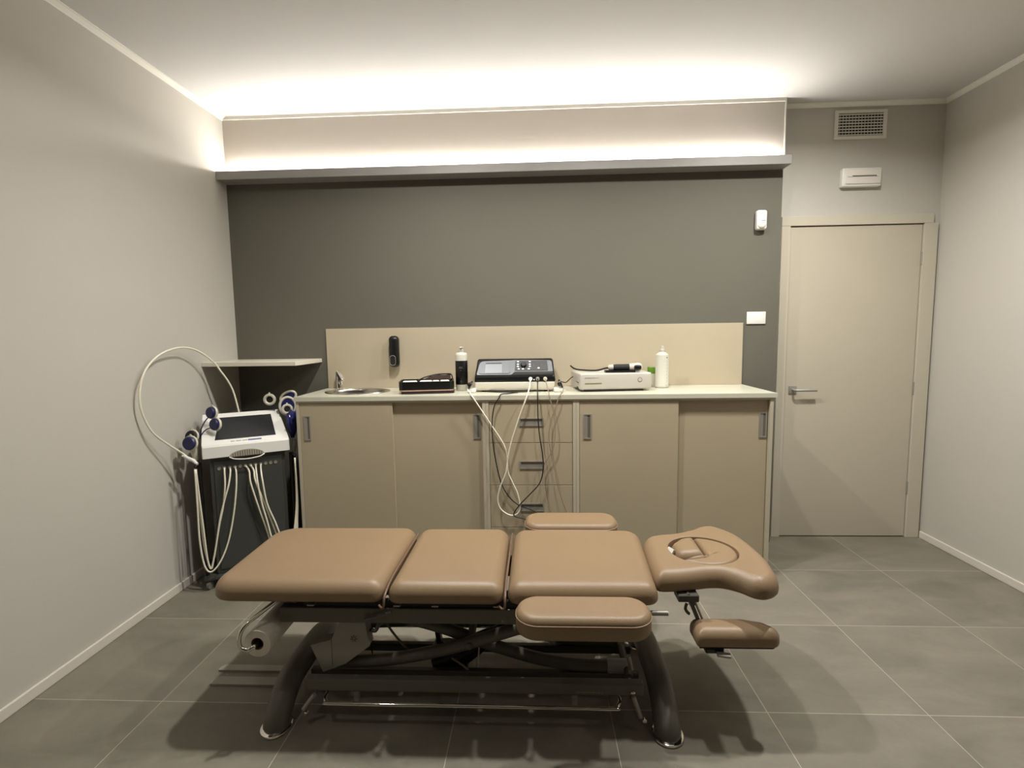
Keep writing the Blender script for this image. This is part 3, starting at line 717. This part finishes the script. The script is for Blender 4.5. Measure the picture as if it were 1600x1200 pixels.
# long cable standing in a loop beside the wall
LOOP = [(0.209, -0.488, 0.93), (0.196, -0.456, 0.95), (0.19, -0.455, 0.985), (0.17, -0.46, 1.094), (0.152, -0.482, 1.168), (0.13, -0.511, 1.229), (0.105, -0.528, 1.281), (0.075, -0.612, 1.35), (0.058, -0.716, 1.379), (0.048, -0.836, 1.365), (0.042, -0.936, 1.322), (0.038, -1.009, 1.251), (0.036, -1.043, 1.156), (0.038, -1.04, 1.058), (0.048, -0.995, 0.95), (0.068, -0.919, 0.869), (0.098, -0.849, 0.8), (0.122, -0.838, 0.768)]
lp = thing('applicator_cable', 'long cream cable arching high in a loop beside the left wall', 'cable', (.2, -.38, .955))
def rel(p): return Vector(p) - Vector((.2, -.38, .955))
obj('cable', tube([rel(p) for p in LOOP], .0052, 10, smooth=6), M['cable_w'], lp, True)
obj('connector', tube([rel(p) for p in [(.112, -.872, .796), (.122, -.838, .768), (.135, -.822, .755), (.165, -.835, .738)]], .0, 12, r_list=[.006, .011, .0105, .007]), M['white'], lp, True, 50)
# round electrodes hanging on the cart
def electrode(c, d, r, label, front='navy', stem=None, hole=False):
    e = thing('electrode', label, 'electrode', CM @ Vector(c), CR); e['group'] = 'round electrodes on the cart'
    F4 = Vector(d).normalized().to_track_quat('Z', 'Y').to_matrix().to_4x4()
    if hole:
        obj('rim', lathe([(r * .56, -.006), (r, -.006), (r * 1.03, 0), (r, .007), (r * .72, .009), (r * .56, .003), (r * .56, -.006)], 32, F4), M['white2'], e, True, 40)
        obj('face', lathe([(r * .57, -.004), (r * .57, .000), (0, .000)], 28, F4), M['blackm'], e)
    else:
        obj('rim', lathe([(0, -.010), (r * .98, -.010), (r * 1.06, -.004), (r * 1.0, .004), (0, .004)], 32, F4), M['white2'], e, True, 40)
        obj('face', lathe([(r * .88, .0041), (r * .92, .012), (r * .8, .019), (0, .020)], 28, F4), M[front], e, True, 40)
    obj('tab', box(-.005, .005, r * .95, r * 1.22, -.004, .002, .0015, 1, F4), M['white2'], e)
    if stem: obj('stem', tube([Vector(p) - Vector(c) for p in stem], .0032, 8, smooth=4), M['navy'], e, True)
    return e
electrode((.062, .12, 1.002), (-.80, -.66, .12), .037, 'navy electrode leaning at the left of the console, upper of the pair', stem=[(.055, .115, .985), (.03, .11, .965), (.003, .105, .915), (-.006, .10, .86)])
electrode((.078, .07, .940), (-.80, -.66, .12), .037, 'navy electrode leaning over the screen corner, lower of the pair', stem=[(.07, .065, .925), (.03, .075, .915), (.004, .09, .885), (-.006, .10, .86)])
electrode((-.042, .09, .880), (-.55, -.8, .2), .036, 'white-rimmed electrode at the left side of the cart, behind another', front='blackm')
electrode((-.050, .045, .850), (-.55, -.83, .1), .041, 'large navy electrode facing out at the left side of the cart')
tag(obj('electrode_pouch', tube([CM @ Vector(p) for p in [(-.040, .065, .815), (-.036, .065, .785), (-.030, .06, .745)]], 0, 14, r_list=[.022, .018, .012], sx=.7), M['white2'], None, True, 50), 'white electrode handle below the large navy electrode', 'handle')
electrode((.370, .22, 1.045), (-.35, -.9, -.05), .036, 'small cream ring electrode standing alone behind the right of the screen', hole=True, stem=[(.374, .225, 1.012), (.385, .23, .99), (.395, .235, .972)])
electrode((.462, .16, .985), (-.1, -1, .1), .032, 'small cream ring electrode in front of the larger rings', hole=True)
def big_ring(c, rx, rz, rot, label):
    e = thing('ring_electrode', label, 'electrode', CM @ Vector(c), CR); e['group'] = 'large ring electrodes'
    pts = [Vector((rx * math.cos(a) * math.cos(rot) - rz * math.sin(a) * math.sin(rot), 0, rx * math.cos(a) * math.sin(rot) + rz * math.sin(a) * math.cos(rot))) for a in (2 * PI * k / 40 for k in range(40))]
    obj('rim', tube(pts, .008, 10, closed=True), M['white2'], e, True)
    obj('face', prism([(p.x * .95, p.z * .95) for p in pts], -.004, .002, FRONT), M['navy'], e)
    return e
big_ring((.478, .24, 1.050), .048, .032, .5, 'large white ring electrode tilted at the cabinet corner, rear one')
big_ring((.468, .19, 1.000), .045, .055, 0, 'large white ring electrode with navy face at the cabinet corner, front one')
bm = NB()
bmesh.ops.create_icosphere(bm, subdivisions=4, radius=1)
for v in bm.verts:
    p = v.co.copy(); k = 1 + .10 * math.sin(9 * p.x + 5 * p.z) * math.cos(8 * p.y + 3 * p.z)
    v.co = Vector((p.x * .032 * k, p.y * .045 * k, p.z * .085 * k * (1 - .0 * p.z)))
    v.co.x *= 1 + .35 * p.z
b_ = obj('electrode_bag', bm, M['blue'], None, True); b_.matrix_world = CM @ Matrix.Translation((.484, .15, .890)); tag(b_, 'crumpled blue bag squeezed between the console and the cabinet', 'bag')
cl = obj('bag_clip', tube([CM @ Vector(p) for p in [(.484, .09, .80), (.482, .06, .77), (.476, .05, .735)]], 0, 12, r_list=[.013, .014, .009]), M['caster'], None, True, 50); tag(cl, 'grey plug hanging below the blue bag at the right side of the cart', 'plug')
# ------------------------------------------------------------------ treatment table
TZ, TB = .552, .476
YR, YFR = -1.232, -1.806
t = thing('treatment_table', 'brown leatherette treatment table on charcoal scissor frame', 'treatment table', (1.75, -1.55, 0))
TO = Vector((1.75, -1.55, 0)); TL = Matrix.Translation(-TO)
def part(name, bm, m, parent=None, smooth=True, angle=40):
    bmesh.ops.transform(bm, matrix=TL, verts=bm.verts)
    return obj(name, bm, M[m], parent or t, smooth, angle)
P1 = rpoly([(.826, YFR + .0), (1.478, YFR), (1.485, YR), (.815, YR)], [.09, .045, .06, .12])
P2 = rpoly([(1.492, YFR - .006), (1.912, YFR - .006), (1.910, YR - .010), (1.494, YR - .010)], [.045, .045, .06, .06])
P3 = rpoly([(1.925, YFR - .006), (2.458, YFR - .002), (2.495, YR - .022), (1.927, YR - .018)], [.045, .045, .07, .06])
for lab, P_ in (('leg cushion at the left end', P1), ('middle seat cushion', P2), ('chest cushion beside the armrests', P3)):
    c_ = part('cushion', pad_bm(P_, TB, TZ, r=.046, rb=.014, crown=.010, cr_in=.10), 'leather', angle=70); c_['label'] = lab
def board(x0, x1): part('cushion_board', box(x0, x1, YFR + .05, YR - .05, TB - .018, TB - .0005), 'board', smooth=False)
board(.93, 1.465); board(1.50, 1.905); board(1.935, 2.43)
# folded leather flaps in the two gaps
for x in (1.487, 1.918):
    part('gap_flap', tube([(x + .004, -1.27, TZ - .030), (x + .002, -1.5, TZ - .026), (x, -1.70, TZ - .028), (x, -1.800, TZ - .045), (x - .001, -1.818, TB - .002), (x - .010, -1.814, TB - .010), (x - .022, -1.803, TB - .006)], .0042, 8, smooth=5), 'leather_seam')
# head section
HO = [(2.466, -1.660), (2.470, -1.700), (2.485, -1.712), (2.53, -1.712), (2.60, -1.700), (2.67, -1.684), (2.72, -1.686), (2.765, -1.714), (2.803, -1.756), (2.85, -1.762), (2.905, -1.715), (2.930, -1.62),
      (2.938, -1.53), (2.932, -1.42), (2.915, -1.32), (2.875, -1.25), (2.83, -1.21), (2.77, -1.218), (2.715, -1.258), (2.64, -1.297), (2.56, -1.315), (2.505, -1.345), (2.482, -1.41), (2.470, -1.55)]
HO = [Vector(p[:2]) for p in smooth_path([(a, b, 0) for a, b in HO], 6, True)]
hc = (2.702, -1.500)
hole = [Vector((hc[0] + .136 * math.cos(a), hc[1] + (.134 if math.sin(a) > 0 else .134) * math.sin(a) + .0 * math.cos(a))) for a in (2 * PI * k / 64 for k in range(64))]
HZ, HB = TZ, TB
hd = part('head_cushion', pad_bm(HO, HB, HZ, r=.046, rb=.014, crown=.006, n=200, hole=hole, centre=hc, groove=.045, cr_in=.012), 'leather', angle=50)
hd['label'] = 'head cushion with an oval face hole'
part('head_board', prism([(2.50, -1.66), (2.72, -1.63), (2.88, -1.64), (2.90, -1.28), (2.72, -1.30), (2.52, -1.36)], HB - .016, HB - .0005), 'board', smooth=False)
# face hole filler: bolster and crescent
bol = rpoly([(2.584, -1.572), (2.698, -1.550), (2.703, -1.376), (2.635, -1.392), (2.586, -1.450)], [.04, .012, .012, .06, .05])
bo = part('nose_bolster', pad_bm(bol, HZ - .044, HZ + .013, r=.036, rb=.004, n=90, crown=.004, cr_in=.01), 'leather', hd)
bo['label'] = 'raised bolster in the left part of the face hole'
ci = .0045
cre = []
for k in range(33):
    an = math.radians(-142 + (90 + 142) * k / 32)
    cre.append(Vector((hc[0] + (.136 - ci) * math.cos(an), hc[1] + ((.134 if math.sin(an) > 0 else .134) - ci) * math.sin(an))))
cre += [Vector(p) for p in ((2.7075, -1.39), (2.7065, -1.46), (2.7045, -1.545), (2.690, -1.560), (2.65, -1.572))]
cs_ = part('crescent_cushion', pad_bm(cre, HZ - .044, HZ - .002, r=.016, rb=.004, n=140, crown=.002, cr_in=.01, centre=(2.76, -1.52)), 'leather', hd)
cs_['label'] = 'flat crescent cushion filling the rest of the face hole'
part('care_tag', box(-.004, .004, -.018, .018, 0, .016, 0, 1, Matrix.Translation((2.572, -1.500, HZ - .012)) @ Matrix.Rotation(.35, 4, 'Z') @ Matrix.Rotation(.5, 4, 'Y')), 'white', hd)
part('head_hinge', box(2.462, 2.476, -1.46, -1.42, TB, TB + .018, .002, 1), 'chrome')
# armrests
def armrest(y0, y1, x0, x1, z0, z1, lab):
    o = rpoly([(x0, y0), (x1, y0), (x1, y1), (x0, y1)], [.075] * 4, 12)
    a = part('armrest', pad_bm(o, z0, z1, r=.024, rb=.02, n=140, crown=.004, cr_in=.03), 'leather', angle=60); a['label'] = lab
    oo = resample(o, 120)
    if area(oo) < 0: oo.reverse()
    part('piping', tube([(p.x, p.y, z1 - .026) for p in inset(oo, .0006)], .0026, 6, closed=True), 'piping', a)
armrest(-1.988, -1.824, 1.960, 2.404, .450, .532, 'front armrest cushion')
armrest(-1.210, -1.020, 1.976, 2.418, .462, .540, 'rear armrest cushion')
for y0, y1 in ((-1.95, -1.62), (-1.42, -1.08)):
    for x in (2.08, 2.30): part('armrest_bracket', box(x - .012, x + .012, y0, y1, .425, .449 if y0 < -1.5 else .4615, .003, 1), 'metal_d')
part('armrest_pin', tube([(2.36, -1.80, .449), (2.488, -1.80, .449)], .0085, 12), 'alu')
# lower arm sling
AO = [(2.560, -1.795), (2.88, -1.795), (2.905, -1.76), (2.90, -1.70), (2.87, -1.655), (2.80, -1.625), (2.70, -1.618), (2.560, -1.618)]
SO = rpoly([(2.592, -1.802), (2.868, -1.802), (2.895, -1.765), (2.850, -1.715), (2.78, -1.692), (2.592, -1.692)], [.012, .03, .03, .05, .06, .02])
al = part('arm_sling_cushion', pad_bm(SO, .322, .384, r=.036, rb=.01, crown=.003, n=120, cr_in=.02), 'leather', angle=60); al['label'] = 'low hanging arm cushion under the head section'
part('arm_sling_board', prism([(p.x, p.y) for p in inset(resample(SO, 80) if area(SO) > 0 else resample(SO[::-1], 80), .012)], .314, .3215), 'board', smooth=False)
bm = NB(); 
d0, d1 = Vector((2.590, -1.545, .470)), Vector((2.70, -1.73, .330))
def bar(a, b, w, h, bev=.002):
    a, b = Vector(a), Vector(b); L = (b - a).length
    return box(-w / 2, w / 2, -h / 2, h / 2, 0, L, bev, 1, frame_z(a, b - a))
part('sling_post', bar((2.580, -1.700, .478), (2.645, -1.700, .318), .044, .012), 'metal_d', smooth=False)
part('sling_post_slide', bar((2.598, -1.712, .470), (2.650, -1.712, .345), .010, .008), 'alu', smooth=False)
part('sling_bracket', box(2.545, 2.620, -1.725, -1.66, .448, .475, .003, 1), 'metal_d', smooth=False)
part('sling_plate', box(2.602, 2.624, -1.67, -1.655, .405, .470, .002, 1), 'metal_d', smooth=False)
part('sling_hook', tube([(2.578, -1.715, .440), (2.572, -1.720, .422), (2.580, -1.722, .408), (2.586, -1.722, .404)], .0055, 8, smooth=3), 'metal_d')
part('sling_clamp', box(2.625, 2.690, -1.79, -1.72, .293, .3135, .004, 1), 'black', smooth=False)
part('clamp_lever', bar((2.660, -1.80, .300), (2.705, -1.81, .300), .022, .010), 'alu', smooth=False)
# upper frame
for y in (-1.735, -1.36): part('upper_rail', box(1.072, 2.42, y - .019, y + .019, .372, .430, .004, 2), 'metal', smooth=False)
for x in (1.135, 2.38): part('upper_crossbar', box(x - .02, x + .02, -1.7155, -1.3795, .374, .428, .003, 1), 'metal', smooth=False)
for y in (-1.735, -1.36): part('cushion_rail', box(1.16, 2.40, y - .010, y + .010, .4305, .457, .002, 1), 'board', smooth=False)
part('head_rail', box(2.421, 2.72, -1.52, -1.44, .40, .4575, .004, 1), 'board', smooth=False)
for x in (1.20, 1.52, 1.66, 1.885): part('bolt_plate', box(x - .012, x + .012, -1.772, -1.745, .447, .452), 'alu', smooth=False)
# base: two arched tubes with chrome foot rings
for x, nm in ((1.068, 'l'), (2.490, 'r')):
    part('leg', tube([(x, -1.812, .002), (x, -1.810, .016), (x, -1.797, .038), (x, -1.752, .078), (x, -1.705, .103), (x, -1.66, .1145), (x, -1.55, .116), (x, -1.43, .1145), (x, -1.375, .103), (x, -1.325, .078), (x, -1.280, .038), (x, -1.267, .016), (x, -1.265, .002)], .047, 20, smooth=3), 'metal', angle=60)
    for y in (-1.812, -1.265):
        part('foot_ring', lathe([(.040, .0), (.056, .0), (.0585, .004), (.057, .009), (.050, .012), (.040, .012), (.040, .0)], 40, Matrix.Translation((x, y, 0)) @ Matrix.Diagonal((.95, 1.08, 1, 1))), 'chrome')
for y in (-1.765, -1.335):
    lr = part('lower_rail', box(1.165, 2.412, y - .018, y + .018, .122, .168, .006, 2), 'metal', smooth=False)
    if y < -1.5:
        sx0, sx1 = 2.168, 2.262
        fr = NB(); yy = y - .0183
        add_box(fr, sx0, sx0 + .0012, yy, yy + .001, .128, .1365); add_box(fr, sx1, sx1 + .0012, yy, yy + .001, .128, .1365)
        for k in range(9): add_box(fr, sx0 + .006 + k * .0092, sx0 + .0125 + k * .0092, yy, yy + .001, .1338 + (.0006 if k % 2 else 0), .1362)
        part('maker_badge', fr, 'alu', lr, smooth=False)
        part('bolt', lathe([(.0085, 0), (.0085, .006), (.005, .009), (0, .009)], 16, Matrix.Translation((2.372, y - .018, .137)) @ Matrix.Rotation(PI / 2, 4, 'X')), 'chrome', lr)
for y in (-1.64, -1.47): part('inner_rail', box(1.13, 2.42, y - .014, y + .014, .085, .118, .004, 1), 'metal_d', smooth=False)
# switch bar all around, chrome
part('switch_bar', tube([(1.262, -1.70, .100), (1.240, -1.765, .098), (1.252, -1.798, .090), (1.30, -1.803, .089), (1.8, -1.803, .089), (2.27, -1.803, .088), (2.312, -1.798, .090), (2.328, -1.765, .098), (2.31, -1.70, .100)], .0075, 12, smooth=4), 'chrome')
part('switch_bar', tube([(1.262, -1.40, .100), (1.25, -1.32, .09), (1.30, -1.296, .089), (2.27, -1.296, .088), (2.32, -1.32, .09), (2.31, -1.40, .100)], .0075, 12, smooth=4), 'chrome')
for x in (1.355, 2.165): part('bar_bracket', box(x - .011, x + .011, -1.775, -1.752, .075, .1175, .004, 1), 'alu', smooth=False)
# scissor arms
def arm(pts): part('scissor_arm', tube(pts, .0235, 16, smooth=6), 'metal', angle=60)
for y in (-1.685, -1.415):
    arm([(1.195, y, .176), (1.32, y, .176), (1.47, y, .188), (1.66, y, .226), (1.84, y, .280), (2.02, y, .340), (2.12, y, .380)])
    y2 = y + (.052 if y < -1.5 else -.052)
    arm([(1.30, y2, .382), (1.38, y2, .360), (1.50, y2, .330), (1.66, y2, .286), (1.86, y2, .214), (2.05, y2, .160), (2.20, y2, .140), (2.37, y2, .136)])
part('pivot_bolt', lathe([(.013, 0), (.013, .006), (.008, .010), (0, .010)], 20, Matrix.Translation((1.772, -1.709, .259)) @ Matrix.Rotation(PI / 2, 4, 'X')), 'metal')
for (x, z) in ((1.20, .176), (2.375, .136), (1.772, .259)): part('cross_tube', tube([(x, -1.70, z), (x, -1.40, z)], .015, 14), 'metal_d')
part('arm_sleeve', tube([(2.30, -1.633, .1375), (2.385, -1.633, .136)], .027, 20), 'ctrl')
for (a, b) in (((2.372, -1.688, .140), (2.378, -1.70, .120)), ((2.372, -1.795, .130), (2.398, -1.80, .055)), ((1.206, -1.79, .115), (1.165, -1.80, .062)), ((2.372, -1.69, .215), (2.385, -1.69, .160))):
    part('link_rod', tube([a, b], .0085, 10), 'alu')
for p in ((2.410, -1.80, .050), (1.178, -1.80, .052)): part('castor_bolt', lathe([(.008, 0), (.008, .012), (0, .014)], 14, Matrix.Translation(p) @ Matrix.Rotation(PI / 2, 4, 'X')), 'chrome')
for x in (1.17, 2.41): part('castor_wheel', lathe([(0, -.012), (.030, -.012), (.034, -.006), (.034, .006), (.030, .012), (0, .012)], 24, Matrix.Translation((x + (-.0 if x > 2 else .0), -1.60, .035)) @ Matrix.Rotation(PI / 2, 4, 'Y')), 'black')
# actuator
part('actuator', tube([(1.62, -1.55, .075), (1.70, -1.55, .12), (1.86, -1.55, .215), (2.10, -1.55, .345)], 0, 18, r_list=[.055, .055, .030, .018]), 'black', angle=40)
part('motor', box(1.600, 1.745, -1.59, -1.51, .028, .175, .02, 3), 'black')
part('motor_mount', bar((1.645, -1.60, .16), (1.628, -1.60, .30), .030, .02), 'black')
part('power_wire', tube([(1.69, -1.62, .150), (1.735, -1.64, .135), (1.765, -1.64, .105), (1.775, -1.63, .07)], .004, 8, smooth=4), 'cable_g')
part('power_wire', tube([(1.800, -1.60, .235), (1.795, -1.61, .15), (1.790, -1.61, .07)], .003, 8, smooth=4), 'cable_w')
part('power_wire', tube([(1.420, -1.655, .372), (1.455, -1.66, .30), (1.515, -1.665, .225), (1.535, -1.66, .205)], .0045, 8, smooth=4), 'metal')
part('power_wire', tube([(1.385, -1.66, .275), (1.380, -1.66, .23), (1.384, -1.655, .18), (1.388, -1.65, .13)], .0025, 8, smooth=4), 'cable_k')
part('valve_lever', tube([(1.395, -1.764, .392), (1.43, -1.768, .402), (1.50, -1.768, .425)], .0055, 8), 'metal')
# control box: tilted grey housing hanging from the frame
cb_ = part('control_box', prism([(1.168, .262), (1.212, .155), (1.300, .190), (1.395, .262), (1.380, .371), (1.290, .371), (1.250, .286)], 0, .05, Matrix.Translation((0, -1.672, 0)) @ FRONT), 'ctrl', smooth=False)
em = NB()
for a in range(7): add_box(em, -.0015, .0015, .004, .014, 0, .0008, 0, 1, Matrix.Translation((1.337, -1.7225, .292)) @ FRONT @ Matrix.Rotation(a * .9, 4, 'Z'))
part('embossed_mark', em, 'metal', cb_, smooth=False)
part('box_seam', box(1.249, 1.2505, -1.7228, -1.722, .180, .286), 'metal_d', cb_, smooth=False)
part('cable_cluster', tube([(1.395, -1.70, .315), (1.41, -1.69, .305), (1.42, -1.68, .322), (1.44, -1.68, .335)], .008, 8, smooth=3), 'metal')
# paper roll with its chrome holder
rl = thing('paper_roll', 'roll of white couch paper on a holder under the left end of the table', 'paper roll', (1.028, -1.835, .338))
def pr(b): bmesh.ops.transform(b, matrix=Matrix.Translation((-1.028, 1.835, -.338)), verts=b.verts); return b
RY = Matrix.Translation((1.028, -1.835, .338)) @ Matrix.Rotation(-PI / 2, 4, 'X')
obj('paper', pr(lathe([(.023, 0), (.049, 0), (.050, .002), (.050, .5), (.023, .5), (.023, 0)], 44, RY)), M['paper'], rl, True, 40)
obj('core', pr(lathe([(.0205, .001), (.0229, .0005), (.0229, .499), (.0205, .499), (.0205, .001)], 32, RY)), M['paper_in'], rl, True, 40)
part('roll_holder', tube([(1.105, -1.66, .474), (1.075, -1.73, .462), (1.012, -1.83, .426), (.990, -1.858, .405), (.982, -1.866, .375), (.985, -1.866, .345), (1.005, -1.862, .332), (1.022, -1.855, .338), (1.026, -1.82, .3385), (1.028, -1.50, .3385), (1.028, -1.32, .3385), (1.05, -1.31, .39), (1.10, -1.34, .474)], .0075, 12, smooth=4), 'chrome')
# two low grey plates on the floor at the left end
for k, (x0, x1, y0, y1) in enumerate(((.655, 1.02, -1.512, -1.475), (.672, 1.02, -1.60, -1.552))):
    pp = rpoly([(x0, y0), (x1, y0), (x1, y1), (x0 + .006, y1)], [.006, 0, 0, .03])
    part('low_plate', prism(pp, .0005, .009), 'ctrl', smooth=False)
